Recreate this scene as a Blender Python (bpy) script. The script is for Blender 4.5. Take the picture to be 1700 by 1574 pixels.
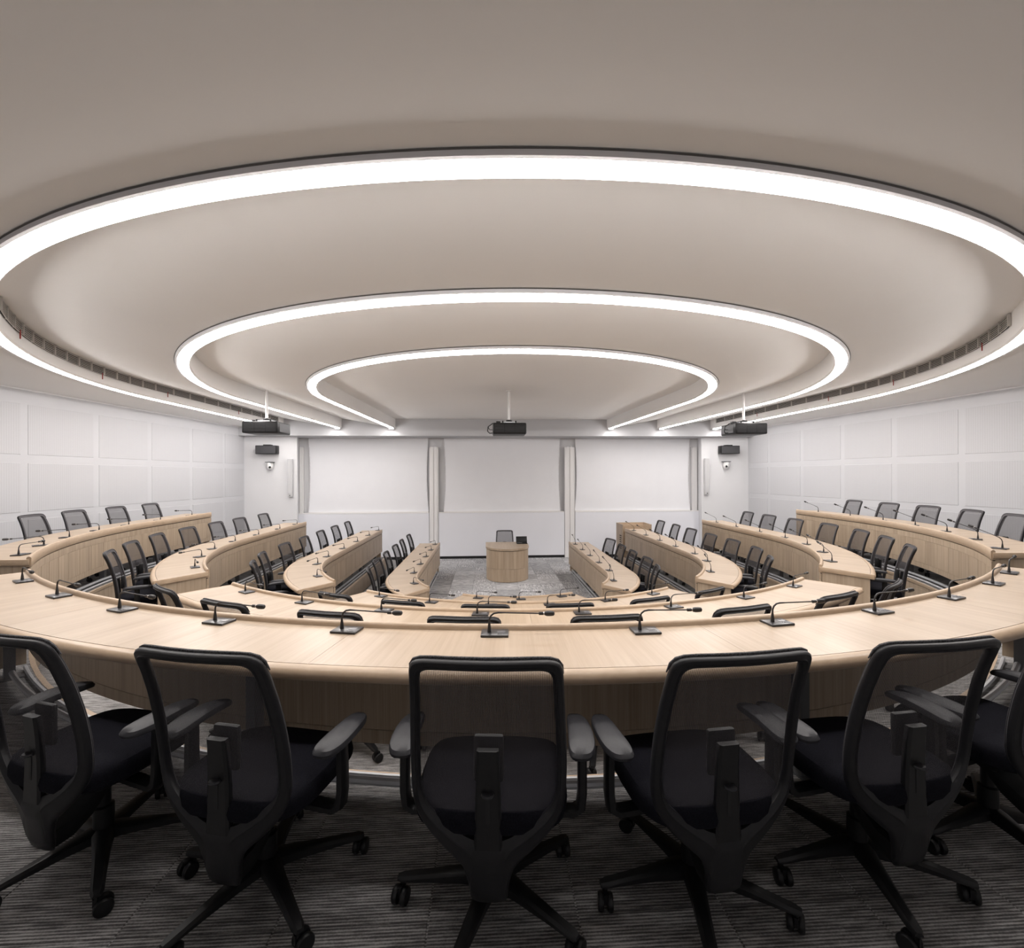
import bpy, bmesh, math, random
from math import sin, cos, radians, degrees, pi, hypot, atan2
from mathutils import Matrix, Vector
random.seed(7)
SC = bpy.context.scene
COL = SC.collection
for o in list(bpy.data.objects):
    bpy.data.objects.remove(o)

# ------------------------------------------------------------------ camera, world, exposure
cd = bpy.data.cameras.new('camera')
cam = bpy.data.objects.new('camera', cd)
COL.objects.link(cam)
cd.sensor_width = 36.0
cd.sensor_fit = 'HORIZONTAL'
cd.lens = 771.1 / 1700 * 36
cd.shift_y = 0.00135
cd.clip_start = 0.05
cam.matrix_world = (Matrix.Translation((-0.453, -8.105, 2.45)) @ Matrix.Rotation(-0.055, 4, 'Z')
                    @ Matrix.Rotation(pi / 2, 4, 'X') @ Matrix.Rotation(-0.003, 4, 'Z'))
SC.camera = cam
w = bpy.data.worlds.new('world')
SC.world = w
w.use_nodes = True
w.node_tree.nodes['Background'].inputs[0].default_value = (0.9, 0.92, 1, 1)
w.node_tree.nodes['Background'].inputs[1].default_value = 0.02
SC.view_settings.view_transform = 'Standard'
SC.view_settings.look = 'None'
SC.view_settings.exposure = 0.0
SC.view_settings.gamma = 1.0
SC.view_settings.use_curve_mapping = False
LIGHT = 36.0            # radiance of the ring diffusers

# ------------------------------------------------------------------ materials
def lin(r, g, b):
    f = lambda c: (c / 255 / 12.92) if c / 255 <= 0.04045 else ((c / 255 + 0.055) / 1.055) ** 2.4
    return (f(r), f(g), f(b), 1)

def mat(name, color, rough=0.5, metal=0.0, spec=0.5):
    m = bpy.data.materials.new(name)
    m.use_nodes = True
    b = m.node_tree.nodes['Principled BSDF']
    b.inputs['Base Color'].default_value = color
    b.inputs['Roughness'].default_value = rough
    b.inputs['Metallic'].default_value = metal
    b.inputs['Specular IOR Level'].default_value = spec
    return m

class N:
    def __init__(s, m):
        s.t = m.node_tree
        s.b = s.t.nodes['Principled BSDF']
    def n(s, typ, **kw):
        x = s.t.nodes.new(typ)
        for k, v in kw.items():
            setattr(x, k, v)
        return x
    def l(s, a, b):
        s.t.links.new(a, b)

def noise_color(m, c1, c2, scale=(1, 1, 1), nscale=5, detail=3, coord='Object', bump=0.0, rand=0.0):
    g = N(m)
    tc = g.n('ShaderNodeTexCoord')
    mp = g.n('ShaderNodeMapping')
    mp.inputs['Scale'].default_value = scale
    g.l(tc.outputs[coord], mp.inputs['Vector'])
    nz = g.n('ShaderNodeTexNoise')
    nz.inputs['Scale'].default_value = nscale
    nz.inputs['Detail'].default_value = detail
    g.l(mp.outputs[0], nz.inputs['Vector'])
    rp = g.n('ShaderNodeValToRGB')
    rp.color_ramp.elements[0].position = 0.3
    rp.color_ramp.elements[1].position = 0.7
    rp.color_ramp.elements[0].color = c1
    rp.color_ramp.elements[1].color = c2
    g.l(nz.outputs['Fac'], rp.inputs['Fac'])
    g.l(rp.outputs[0], g.b.inputs['Base Color'])
    if bump:
        bp = g.n('ShaderNodeBump')
        bp.inputs['Strength'].default_value = bump
        bp.inputs['Distance'].default_value = 0.002
        g.l(nz.outputs['Fac'], bp.inputs['Height'])
        g.l(bp.outputs[0], g.b.inputs['Normal'])
    return g

def wood(name, c1, c2, su, sv, rough=0.38, rand=0.25, offs=0.0):
    """oak veneer, grain along UV v; u in metres across the grain"""
    m = mat(name, c1, rough)
    g = N(m)
    uv = g.n('ShaderNodeUVMap')
    oi = g.n('ShaderNodeObjectInfo')
    ad = g.n('ShaderNodeVectorMath', operation='ADD')
    sc_ = g.n('ShaderNodeVectorMath', operation='SCALE')
    cx = g.n('ShaderNodeCombineXYZ')
    g.l(oi.outputs['Random'], cx.inputs[0]); g.l(oi.outputs['Random'], cx.inputs[2])
    g.l(cx.outputs[0], sc_.inputs[0]); sc_.inputs['Scale'].default_value = 37.0
    g.l(uv.outputs[0], ad.inputs[0]); g.l(sc_.outputs[0], ad.inputs[1])
    def layer(a, b, det):
        mp = g.n('ShaderNodeMapping'); mp.inputs['Scale'].default_value = (a, b, 1)
        g.l(ad.outputs[0], mp.inputs[0])
        nz = g.n('ShaderNodeTexNoise'); nz.inputs['Scale'].default_value = 1.0
        nz.inputs['Detail'].default_value = det; nz.inputs['Roughness'].default_value = 0.6
        g.l(mp.outputs[0], nz.inputs['Vector'])
        return nz.outputs['Fac']
    n1 = layer(su, sv, 4); n2 = layer(su * 7, sv * 2.2, 3)
    mx = g.n('ShaderNodeMath', operation='MULTIPLY_ADD')
    g.l(n2, mx.inputs[0]); mx.inputs[1].default_value = 0.45; 
    ml = g.n('ShaderNodeMath', operation='MULTIPLY'); g.l(n1, ml.inputs[0]); ml.inputs[1].default_value = 0.75
    g.l(ml.outputs[0], mx.inputs[2])
    rp = g.n('ShaderNodeValToRGB')
    rp.color_ramp.elements[0].position = 0.42; rp.color_ramp.elements[1].position = 0.8
    rp.color_ramp.elements[0].color = c1; rp.color_ramp.elements[1].color = c2
    g.l(mx.outputs[0], rp.inputs[0])
    hs = g.n('ShaderNodeHueSaturation')
    vr = g.n('ShaderNodeMath', operation='MULTIPLY_ADD')
    g.l(oi.outputs['Random'], vr.inputs[0]); vr.inputs[1].default_value = rand; vr.inputs[2].default_value = 1 - rand / 2
    g.l(vr.outputs[0], hs.inputs['Value']); g.l(rp.outputs[0], hs.inputs['Color'])
    g.l(hs.outputs[0], g.b.inputs['Base Color'])
    return m

M = {}
M['top'] = wood('oak_top', (0.36, 0.27, 0.187, 1), (0.475, 0.377, 0.283, 1), 9, 0.7, 0.36, 0.05)
M['board'] = wood('oak_board', (0.32, 0.24, 0.165, 1), (0.48, 0.38, 0.28, 1), 26, 0.8, 0.45, 0.13)
M['edge'] = wood('oak_edge', (0.40, 0.29, 0.195, 1), (0.50, 0.38, 0.27, 1), 3, 14, 0.38, 0.05)
M['seam'] = mat('dark_seam', (0.05, 0.035, 0.025, 1), 0.7)
M['gap'] = mat('painted_gap_shade', (0.12, 0.115, 0.11, 1), 0.8)
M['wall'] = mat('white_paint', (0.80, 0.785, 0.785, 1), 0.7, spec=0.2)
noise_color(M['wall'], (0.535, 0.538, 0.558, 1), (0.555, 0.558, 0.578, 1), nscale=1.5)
M['wall_lit'] = mat('white_paint_lit', (0.74, 0.74, 0.755, 1), 0.7, spec=0.2)  # paler wall paint: brighter light on the front walls put into the colour
noise_color(M['wall_lit'], (0.73, 0.73, 0.745, 1), (0.75, 0.75, 0.765, 1), nscale=1.5)
M['ceil'] = mat('ceiling_paint', (0.88, 0.87, 0.86, 1), 0.85, spec=0.1)
noise_color(M['ceil'], (0.87, 0.86, 0.85, 1), (0.90, 0.89, 0.88, 1), nscale=0.5)
M['board_white'] = mat('enamel_white', (0.80, 0.805, 0.84, 1), 0.35)
noise_color(M['board_white'], (0.80, 0.81, 0.86, 1), (0.82, 0.83, 0.88, 1), nscale=1.0)
M['screen'] = mat('screen_cloth', (0.77, 0.77, 0.80, 1), 0.9, spec=0.1)
noise_color(M['screen'], (0.83, 0.835, 0.865, 1), (0.85, 0.855, 0.885, 1), nscale=2.0)
M['rail_white'] = mat('white_metal', (0.82, 0.81, 0.81, 1), 0.4)
M['trim_grey'] = mat('grey_trim', (0.72, 0.71, 0.73, 1), 0.5)
M['black'] = mat('black_gap', (0.006, 0.006, 0.007, 1), 0.6)
M['vent_dark'] = mat('vent_shadow', (0.035, 0.033, 0.032, 1), 0.8)
M['vent_slat'] = mat('vent_slat', (0.50, 0.48, 0.46, 1), 0.5)
M['plastic'] = mat('black_plastic', (0.007, 0.007, 0.008, 1), 0.42, spec=0.35)
noise_color(M['plastic'], (0.006, 0.006, 0.007, 1), (0.009, 0.009, 0.010, 1), nscale=40, bump=0.05)
M['frame'] = mat('charcoal_frame', (0.010, 0.010, 0.012, 1), 0.45, spec=0.35)
noise_color(M['frame'], (0.009, 0.009, 0.011, 1), (0.013, 0.0125, 0.0145, 1), nscale=60, bump=0.06)
M['cover'] = mat('knit_cover', (0.06, 0.057, 0.060, 1), 0.85, spec=0.2)
noise_color(M['cover'], (0.062, 0.060, 0.064, 1), (0.10, 0.096, 0.102, 1), nscale=200, bump=0.2)
M['pad'] = mat('arm_pad', (0.022, 0.022, 0.026, 1), 0.5, spec=0.4)
noise_color(M['pad'], (0.020, 0.020, 0.024, 1), (0.027, 0.027, 0.031, 1), nscale=90, bump=0.1)
M['seat'] = mat('seat_fabric', (0.012, 0.012, 0.016, 1), 0.95, spec=0.1)
noise_color(M['seat'], (0.005, 0.005, 0.008, 1), (0.010, 0.010, 0.014, 1), nscale=220, bump=0.3)
M['steel'] = mat('brushed_steel', (0.52, 0.53, 0.55, 1), 0.4, 0.35)
M['legsteel'] = mat('grey_painted_steel', (0.13, 0.133, 0.14, 1), 0.45, 0.3)
M['mic'] = mat('mic_black', (0.02, 0.018, 0.018, 1), 0.45)
M['micring'] = mat('mic_ring', (0.45, 0.42, 0.40, 1), 0.3, 0.7)
M['micplate'] = mat('mic_plate', (0.035, 0.034, 0.036, 1), 0.3)
M['micdisp'] = mat('mic_display', (0.16, 0.16, 0.17, 1), 0.25)
M['proj'] = mat('projector_black', (0.007, 0.007, 0.008, 1), 0.4, spec=0.3)
M['projgrille'] = mat('projector_grille', (0.014, 0.014, 0.016, 1), 0.6)
M['projside'] = mat('projector_side', (0.055, 0.055, 0.06, 1), 0.5)
M['glass'] = mat('black_glass', (0.006, 0.006, 0.007, 1), 0.12)
M['white_plastic'] = mat('white_plastic', (0.78, 0.78, 0.78, 1), 0.4)
M['grey_speaker'] = mat('grey_speaker', (0.60, 0.60, 0.61, 1), 0.6)
M['red'] = mat('red_ribbon', (0.35, 0.04, 0.03, 1), 0.8)

# light diffuser
m = bpy.data.materials.new('diffuser'); m.use_nodes = True
g = N(m); g.b.inputs['Base Color'].default_value = (0.8, 0.8, 0.8, 1)
g.b.inputs['Emission Color'].default_value = (1.0, 0.955, 0.925, 1)
g.b.inputs['Emission Strength'].default_value = LIGHT
M['diffuser'] = m

# acoustic panels: fine vertical grooves
m = mat('grooved_panel', (0.79, 0.785, 0.79, 1), 0.75, spec=0.2)
g = N(m); uv = g.n('ShaderNodeUVMap'); sp = g.n('ShaderNodeSeparateXYZ'); g.l(uv.outputs[0], sp.inputs[0])
mu = g.n('ShaderNodeMath', operation='MULTIPLY'); g.l(sp.outputs[0], mu.inputs[0]); mu.inputs[1].default_value = 1 / 0.034
fr = g.n('ShaderNodeMath', operation='FRACT'); g.l(mu.outputs[0], fr.inputs[0])
gt = g.n('ShaderNodeMath', operation='GREATER_THAN'); g.l(fr.outputs[0], gt.inputs[0]); gt.inputs[1].default_value = 0.78
mx = g.n('ShaderNodeMixRGB'); g.l(gt.outputs[0], mx.inputs[0])
mx.inputs[1].default_value = (0.528, 0.53, 0.55, 1); mx.inputs[2].default_value = (0.485, 0.485, 0.50, 1)
g.l(mx.outputs[0], g.b.inputs['Base Color'])
iv = g.n('ShaderNodeMath', operation='SUBTRACT'); iv.inputs[0].default_value = 1; g.l(gt.outputs[0], iv.inputs[1])
bp = g.n('ShaderNodeBump'); bp.inputs['Strength'].default_value = 0.3; bp.inputs['Distance'].default_value = 0.004
g.l(iv.outputs[0], bp.inputs['Height']); g.l(bp.outputs[0], g.b.inputs['Normal'])
M['grooved'] = m

# woven mesh of the chair backs: vertical cords with open gaps
m = mat('back_mesh', (0.06, 0.056, 0.06, 1), 0.8, spec=0.15)
g = N(m); tc = g.n('ShaderNodeTexCoord'); sp = g.n('ShaderNodeSeparateXYZ'); g.l(tc.outputs['Object'], sp.inputs[0])
def saw(out, pitch, thr):
    mu = g.n('ShaderNodeMath', operation='MULTIPLY'); g.l(out, mu.inputs[0]); mu.inputs[1].default_value = 1 / pitch
    fr = g.n('ShaderNodeMath', operation='FRACT'); g.l(mu.outputs[0], fr.inputs[0])
    gt = g.n('ShaderNodeMath', operation='LESS_THAN'); g.l(fr.outputs[0], gt.inputs[0]); gt.inputs[1].default_value = thr
    return gt.outputs[0]
a = saw(sp.outputs[0], 0.0052, 0.50); b = saw(sp.outputs[2], 0.0052, 0.22)
mxx = g.n('ShaderNodeMath', operation='MAXIMUM'); g.l(a, mxx.inputs[0]); g.l(b, mxx.inputs[1])
ma = g.n('ShaderNodeMath', operation='MULTIPLY_ADD'); g.l(mxx.outputs[0], ma.inputs[0]); ma.inputs[1].default_value = 0.42; ma.inputs[2].default_value = 0.32
g.l(ma.outputs[0], g.b.inputs['Alpha'])
M['mesh'] = m

# striped carpet
def carpet(name, dark, mid, light, tiles):
    m = mat(name, mid, 0.97, spec=0.05)
    g = N(m)
    geo = g.n('ShaderNodeNewGeometry')
    sp = g.n('ShaderNodeSeparateXYZ'); g.l(geo.outputs['Position'], sp.inputs[0])
    if tiles:
        oi = g.n('ShaderNodeObjectInfo')
        sel = g.n('ShaderNodeMath', operation='GREATER_THAN'); g.l(oi.outputs['Random'], sel.inputs[0]); sel.inputs[1].default_value = 0.5 if tiles == 1 else 2
        def pick(a, b):
            mx = g.n('ShaderNodeMix'); mx.data_type = 'FLOAT'
            g.l(sel.outputs[0], mx.inputs[0]); g.l(a, mx.inputs[2]); g.l(b, mx.inputs[3]); return mx.outputs[0]
        X, Y = pick(sp.outputs[0], sp.outputs[1]), pick(sp.outputs[1], sp.outputs[0])
    else:
        X, Y = sp.outputs[0], sp.outputs[1]
    cx = g.n('ShaderNodeCombineXYZ'); g.l(X, cx.inputs[0]); g.l(Y, cx.inputs[1])
    if tiles:
        k = g.n('ShaderNodeMath', operation='MULTIPLY'); g.l(oi.outputs['Random'], k.inputs[0]); k.inputs[1].default_value = 91
        g.l(k.outputs[0], cx.inputs[2])
    mp = g.n('ShaderNodeMapping'); mp.inputs['Scale'].default_value = (7, 46, 1); g.l(cx.outputs[0], mp.inputs[0])
    nz = g.n('ShaderNodeTexNoise'); nz.inputs['Scale'].default_value = 1; nz.inputs['Detail'].default_value = 3; nz.inputs['Roughness'].default_value = 0.7
    g.l(mp.outputs[0], nz.inputs['Vector'])
    # row lines of the loop pile
    ml = g.n('ShaderNodeMath', operation='MULTIPLY'); g.l(Y, ml.inputs[0]); ml.inputs[1].default_value = 2 * pi / 0.0115
    sn = g.n('ShaderNodeMath', operation='SINE'); g.l(ml.outputs[0], sn.inputs[0])
    sc_ = g.n('ShaderNodeMath', operation='MULTIPLY_ADD'); g.l(sn.outputs[0], sc_.inputs[0]); sc_.inputs[1].default_value = 0.10 if tiles == 1 else 0.17
    g.l(nz.outputs['Fac'], sc_.inputs[2])
    mp2 = g.n('ShaderNodeMapping'); mp2.inputs['Scale'].default_value = (160, 160, 1); g.l(cx.outputs[0], mp2.inputs[0])
    nz2 = g.n('ShaderNodeTexNoise'); nz2.inputs['Scale'].default_value = 1; g.l(mp2.outputs[0], nz2.inputs['Vector'])
    s2 = g.n('ShaderNodeMath', operation='MULTIPLY_ADD'); g.l(nz2.outputs['Fac'], s2.inputs[0]); s2.inputs[1].default_value = 0.3; g.l(sc_.outputs[0], s2.inputs[2])
    rp = g.n('ShaderNodeValToRGB'); e = rp.color_ramp.elements
    e[0].position = 0.45; e[0].color = dark; e[1].position = 0.9; e[1].color = light
    x = e.new(0.65); x.color = mid
    g.l(s2.outputs[0], rp.inputs[0])
    if tiles:
        hs = g.n('ShaderNodeHueSaturation'); k2 = g.n('ShaderNodeMath', operation='MULTIPLY'); g.l(oi.outputs['Random'], k2.inputs[0]); k2.inputs[1].default_value = 7.31
        f2 = g.n('ShaderNodeMath', operation='FRACT'); g.l(k2.outputs[0], f2.inputs[0])
        v = g.n('ShaderNodeMath', operation='MULTIPLY_ADD'); g.l(f2.outputs[0], v.inputs[0]); v.inputs[1].default_value = 0.36 if tiles == 1 else 0.2; v.inputs[2].default_value = 0.80 if tiles == 1 else 0.9
        g.l(v.outputs[0], hs.inputs['Value']); g.l(rp.outputs[0], hs.inputs['Color']); g.l(hs.outputs[0], g.b.inputs['Base Color'])
    else:
        g.l(rp.outputs[0], g.b.inputs['Base Color'])
    bp = g.n('ShaderNodeBump'); bp.inputs['Strength'].default_value = 0.5; bp.inputs['Distance'].default_value = 0.004
    g.l(s2.outputs[0], bp.inputs['Height']); g.l(bp.outputs[0], g.b.inputs['Normal'])
    return m
M['carpet'] = carpet('carpet', (0.09, 0.088, 0.088, 1), (0.22, 0.215, 0.212, 1), (0.46, 0.45, 0.445, 1), 0)
M['tile'] = carpet('carpet_tile', (0.20, 0.198, 0.205, 1), (0.40, 0.40, 0.41, 1), (0.80, 0.80, 0.81, 1), 1)
M['tile_shaded'] = carpet('carpet_tile_shaded', (0.09, 0.088, 0.088, 1), (0.22, 0.215, 0.212, 1), (0.46, 0.45, 0.445, 1), 2)  # same carpet, darkened to carry the foreground shade in its colour

# ------------------------------------------------------------------ mesh helpers
class MB:
    def __init__(s):
        s.v = []; s.f = []; s.uv = []
    def add(s, vs, fs, uvs=None):
        o = len(s.v)
        s.v += [tuple(v) for v in vs]
        s.f += [tuple(i + o for i in f) for f in fs]
        s.uv += list(uvs) if uvs else [(0.0, 0.0)] * len(vs)
        return s
    def box(s, x0, x1, y0, y1, z0, z1, M4=None, bev=0.0):
        if bev:
            bm = bmesh.new()
            bmesh.ops.create_cube(bm, size=1)
            for v in bm.verts:
                v.co = Vector((x0 + (v.co.x + .5) * (x1 - x0), y0 + (v.co.y + .5) * (y1 - y0), z0 + (v.co.z + .5) * (z1 - z0)))
            bmesh.ops.bevel(bm, geom=bm.edges[:], offset=bev, segments=2, affect='EDGES', profile=0.5)
            bm.verts.index_update()
            vs = [v.co.copy() for v in bm.verts]; fs = [[v.index for v in f.verts] for f in bm.faces]
            bm.free()
        else:
            vs = [Vector(p) for p in ((x0, y0, z0), (x1, y0, z0), (x1, y1, z0), (x0, y1, z0), (x0, y0, z1), (x1, y0, z1), (x1, y1, z1), (x0, y1, z1))]
            fs = [(0, 3, 2, 1), (4, 5, 6, 7), (0, 1, 5, 4), (1, 2, 6, 5), (2, 3, 7, 6), (3, 0, 4, 7)]
        if M4 is not None:
            vs = [M4 @ v for v in vs]
        return s.add(vs, fs, [(v.x + v.y, v.z) for v in vs])
    def tube(s, pts, rad, n=8, caps=True, flat=1.0):
        pts = [Vector(p) for p in pts]
        rads = rad if isinstance(rad, (list, tuple)) else [rad] * len(pts)
        vs = []; fs = []
        up = None
        for i, p in enumerate(pts):
            t = (pts[min(i + 1, len(pts) - 1)] - pts[max(i - 1, 0)]).normalized()
            if up is None:
                up = Vector((0, 0, 1)) if abs(t.z) < 0.9 else Vector((1, 0, 0))
            side = t.cross(up).normalized(); up = side.cross(t).normalized()
            for k in range(n):
                a = 2 * pi * k / n
                vs.append(p + (side * cos(a) * flat + up * sin(a)) * rads[i])
        for i in range(len(pts) - 1):
            for k in range(n):
                k2 = (k + 1) % n
                fs.append((i * n + k, i * n + k2, (i + 1) * n + k2, (i + 1) * n + k))
        if caps:
            fs.append(tuple(reversed(range(n)))); fs.append(tuple((len(pts) - 1) * n + k for k in range(n)))
        return s.add(vs, fs)
    def lathe(s, prof, n=16, M4=None):
        vs = []; fs = []
        for r, z in prof:
            for k in range(n):
                a = 2 * pi * k / n
                v = Vector((r * cos(a), r * sin(a), z))
                vs.append(M4 @ v if M4 is not None else v)
        for i in range(len(prof) - 1):
            for k in range(n):
                k2 = (k + 1) % n
                fs.append((i * n + k, i * n + k2, (i + 1) * n + k2, (i + 1) * n + k))
        fs.append(tuple(reversed(range(n)))); fs.append(tuple((len(prof) - 1) * n + k for k in range(n)))
        return s.add(vs, fs)
    def grid(s, rows, closed=False, uvrows=None):
        nr = len(rows); nc = len(rows[0])
        vs = [p for r in rows for p in r]; fs = []
        for i in range(nr - 1):
            for j in range(nc - (0 if closed else 1)):
                j2 = (j + 1) % nc
                fs.append((i * nc + j, i * nc + j2, (i + 1) * nc + j2, (i + 1) * nc + j))
        return s.add(vs, fs, [u for r in uvrows for u in r] if uvrows else None)
    def data(s, name, m, smooth=False, angle=35):
        me = bpy.data.meshes.new(name)
        me.from_pydata(s.v, [], s.f)
        bm = bmesh.new(); bm.from_mesh(me)
        bmesh.ops.recalc_face_normals(bm, faces=bm.faces)
        bm.to_mesh(me); bm.free()
        ul = me.uv_layers.new(name='UVMap')
        for lp in me.loops:
            ul.data[lp.index].uv = s.uv[lp.vertex_index]
        me.materials.append(m)
        if smooth:
            me.polygons.foreach_set('use_smooth', [True] * len(me.polygons))
            me.set_sharp_from_angle(angle=radians(angle))
        me.update()
        return me
    def build(s, name, m, parent=None, smooth=False, loc=None, angle=35):
        return link(name, s.data(name, m, smooth, angle), parent, loc)

def link(name, me, parent=None, loc=None):
    o = bpy.data.objects.new(name, me); COL.objects.link(o)
    if parent is not None: o.parent = parent
    if loc is not None: o.location = loc
    return o
def tag(o, label, cat, group=None):
    o['label'] = label; o['category'] = cat
    if group: o['group'] = group
    return o
def thing(name, label, cat, loc=(0, 0, 0), rz=0.0, group=None):
    o = bpy.data.objects.new(name, None); COL.objects.link(o)
    o.empty_display_size = 0.1
    o.location = loc; o.rotation_euler = (0, 0, rz)
    return tag(o, label, cat, group)
def struct(o):
    o['kind'] = 'structure'; return o
def copy_tree(o, parent=None):
    c = o.copy(); COL.objects.link(c)
    if parent is not None: c.parent = parent
    for ch in KIDS.get(o.name, []):
        copy_tree2(ch, c)
    return c
KIDS = {}
def copy_tree2(ch, parent):
    c = ch.copy(); COL.objects.link(c); c.parent = parent
    for g2 in KIDS.get(ch.name, []):
        copy_tree2(g2, c)
def note_children(root):
    KIDS[root.name] = list(root.children)
    for c in root.children: note_children(c)

# ------------------------------------------------------------------ plan of the horseshoe rows
ROW = {'A': (5.86, 0.966, 3.1), 'B': (4.48, 0.644, 1.6), 'C': (3.08, 0.322, 0.3), 'D': (1.63, 0.0, 0.0)}   # inner radius, floor level, flare
AIN = {'AL': 50.9, 'AR': 47.3, 'BL': 52.7, 'BR': 49.2, 'CL': 52.4, 'CR': 50.0, 'DL': 54.5, 'DR': 55.5}
AOUT = {'AL': 54.6, 'AR': 51.0, 'BL': 50.4, 'BR': 47.0, 'CL': 50.0, 'CR': 47.5, 'DL': 50.0, 'DR': 51.0}
YEND = {'AL': 1.5, 'AR': 1.15, 'BL': 2.73, 'BR': 2.44, 'CL': 3.85, 'CR': 3.67, 'DL': 3.70, 'DR': 3.60}
ACEN = {'A': (-43.3, 38.5), 'B': (-40.9, 37.8), 'C': (-37.4, 34.4), 'D': (-28.8, 28.2)}
DEPTH = 0.52
def pos(key, s, d, skew=True):
    """point at arc length s along a row (from its aisle end) and d outward from its inner face -> x, y, outward normal"""
    R, z, fl = ROW[key[0]]
    if key[1] == 'C':
        a = s / R
        return (R + d) * sin(a), -(R + d) * cos(a), sin(a), -cos(a)
    phi = radians(90 - fl)
    sg = -1 if key[1] == 'L' else 1
    ai = radians(AIN[key]); La = R * (phi - ai)
    a0 = ai
    if skew:
        a0 = radians(AIN[key] + (AOUT[key] - AIN[key]) * min(max(d / DEPTH, 0), 1))
    if s < La:
        a = a0 + (phi - a0) * s / La
        return sg * (R + d) * sin(a), -(R + d) * cos(a), sg * sin(a), -cos(a)
    t = s - La
    return sg * ((R + d) * sin(phi) + t * cos(phi)), -(R + d) * cos(phi) + t * sin(phi), sg * sin(phi), -cos(phi)
def span(key):
    R, z, fl = ROW[key[0]]
    if key[1] == 'C':
        a, b = ACEN[key[0]]
        return R * radians(a), R * radians(b)
    phi = radians(90 - fl)
    La = R * (phi - radians(AIN[key]))
    return 0.0, La + (YEND[key] + R * cos(phi)) / sin(phi)
def sweep(key, s0, s1, prof, n, uvmode='sv', closed=True, caps=True):
    """sweep a closed (d, z) profile along a row"""
    mb = MB(); rows = []; uvs = []
    per = [0.0]
    for i in range(1, len(prof)):
        per.append(per[-1] + hypot(prof[i][0] - prof[i - 1][0], prof[i][1] - prof[i - 1][1]))
    for i in range(n + 1):
        s = s0 + (s1 - s0) * i / n
        r = []; u = []
        for j, (d, z) in enumerate(prof):
            x, y, _, _ = pos(key, s, d)
            r.append((x, y, z))
            u.append((s, d) if uvmode == 'sd' else (s, z) if uvmode == 'sz' else (s, per[j]))
        rows.append(r); uvs.append(u)
    mb.grid(rows, closed, uvs)
    if caps:
        nc = len(prof)
        mb.f.append(tuple(range(nc))); mb.f.append(tuple(n * nc + j for j in range(nc)))
    return mb

# ------------------------------------------------------------------ room shell
def wallx(side, y):
    return -7.48 + 0.056 * y if side == 'L' else 7.62 - 0.066 * y
YB, YF, YW = -9.4, 5.22, 5.82
ZC = 3.80
def prism(name, pts, z0, z1, m):
    mb = MB(); n = len(pts)
    vs = [(x, y, z0) for x, y in pts] + [(x, y, z1) for x, y in pts]
    fs = [tuple(range(n)), tuple(range(n, 2 * n))] + [(i, (i + 1) % n, n + (i + 1) % n, n + i) for i in range(n)]
    mb.add(vs, fs, [(v[0] + v[1], v[2]) for v in vs])
    return struct(mb.build(name, m))
T = 0.2
for side, nm in (('L', 'wall_left'), ('R', 'wall_right')):
    sg = -1 if side == 'L' else 1
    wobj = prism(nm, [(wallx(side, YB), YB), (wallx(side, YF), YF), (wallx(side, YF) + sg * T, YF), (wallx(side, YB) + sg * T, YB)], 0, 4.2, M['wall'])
    k = 0.056 if side == 'L' else -0.066
    ang = atan2(1, k)
    pm = None
    for c in range(-6, 5):
        y0 = 0.68 + c * 1.2265; y1 = y0 + 1.12
        if y1 > YF: y1 = YF - 0.04
        if y1 - y0 < 0.3 or y0 < YB: continue
        for z0, z1 in ((2.79, 3.56), (1.91, 2.66), (1.03, 1.79), (0.15, 0.91)):
            if z0 < 0.5 and c < 3: continue
            mb = MB(); L = y1 - y0
            xx0, xx1 = wallx(side, y0), wallx(side, y1)
            t = -sg * 0.006
            vs = [(xx0, y0, z0), (xx1, y1, z0), (xx1, y1, z1), (xx0, y0, z1), (xx0 + t, y0 + .004, z0 + .004), (xx1 + t, y1 - .004, z0 + .004), (xx1 + t, y1 - .004, z1 - .004), (xx0 + t, y0 + .004, z1 - .004)]
            mb.add(vs, [(4, 5, 6, 7), (0, 1, 5, 4), (1, 2, 6, 5), (2, 3, 7, 6), (3, 0, 4, 7)], [(v[1], v[2]) for v in vs])
            mb.build('acoustic_panel', M['grooved'], wobj)
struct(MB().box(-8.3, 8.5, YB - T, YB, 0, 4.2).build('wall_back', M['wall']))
# front wall: deep middle bay, shallower flanks with splayed returns
struct(MB().box(-6.1, 6.2, YW, YW + T, 0, 4.2).build('wall_front', M['wall_lit']))
prism('wall_front_left', [(-7.4, YF), (-5.75, YF), (-5.93, YW), (-5.93, YW + T), (-7.4, YW + T)], 0, 4.2, M['wall_lit'])
prism('wall_front_right', [(7.5, YF), (5.86, YF), (6.02, YW), (6.02, YW + T), (7.5, YW + T)], 0, 4.2, M['wall_lit'])
# bulkhead over the screens
prism('trim_1', [(-7.3, 4.95), (7.4, 4.95), (7.4, YF + .01), (5.9, YF + .01), (6.05, YW), (-5.96, YW), (-5.78, YF + .01), (-7.3, YF + .01)], 3.56, 4.25, M['wall'])

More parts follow.
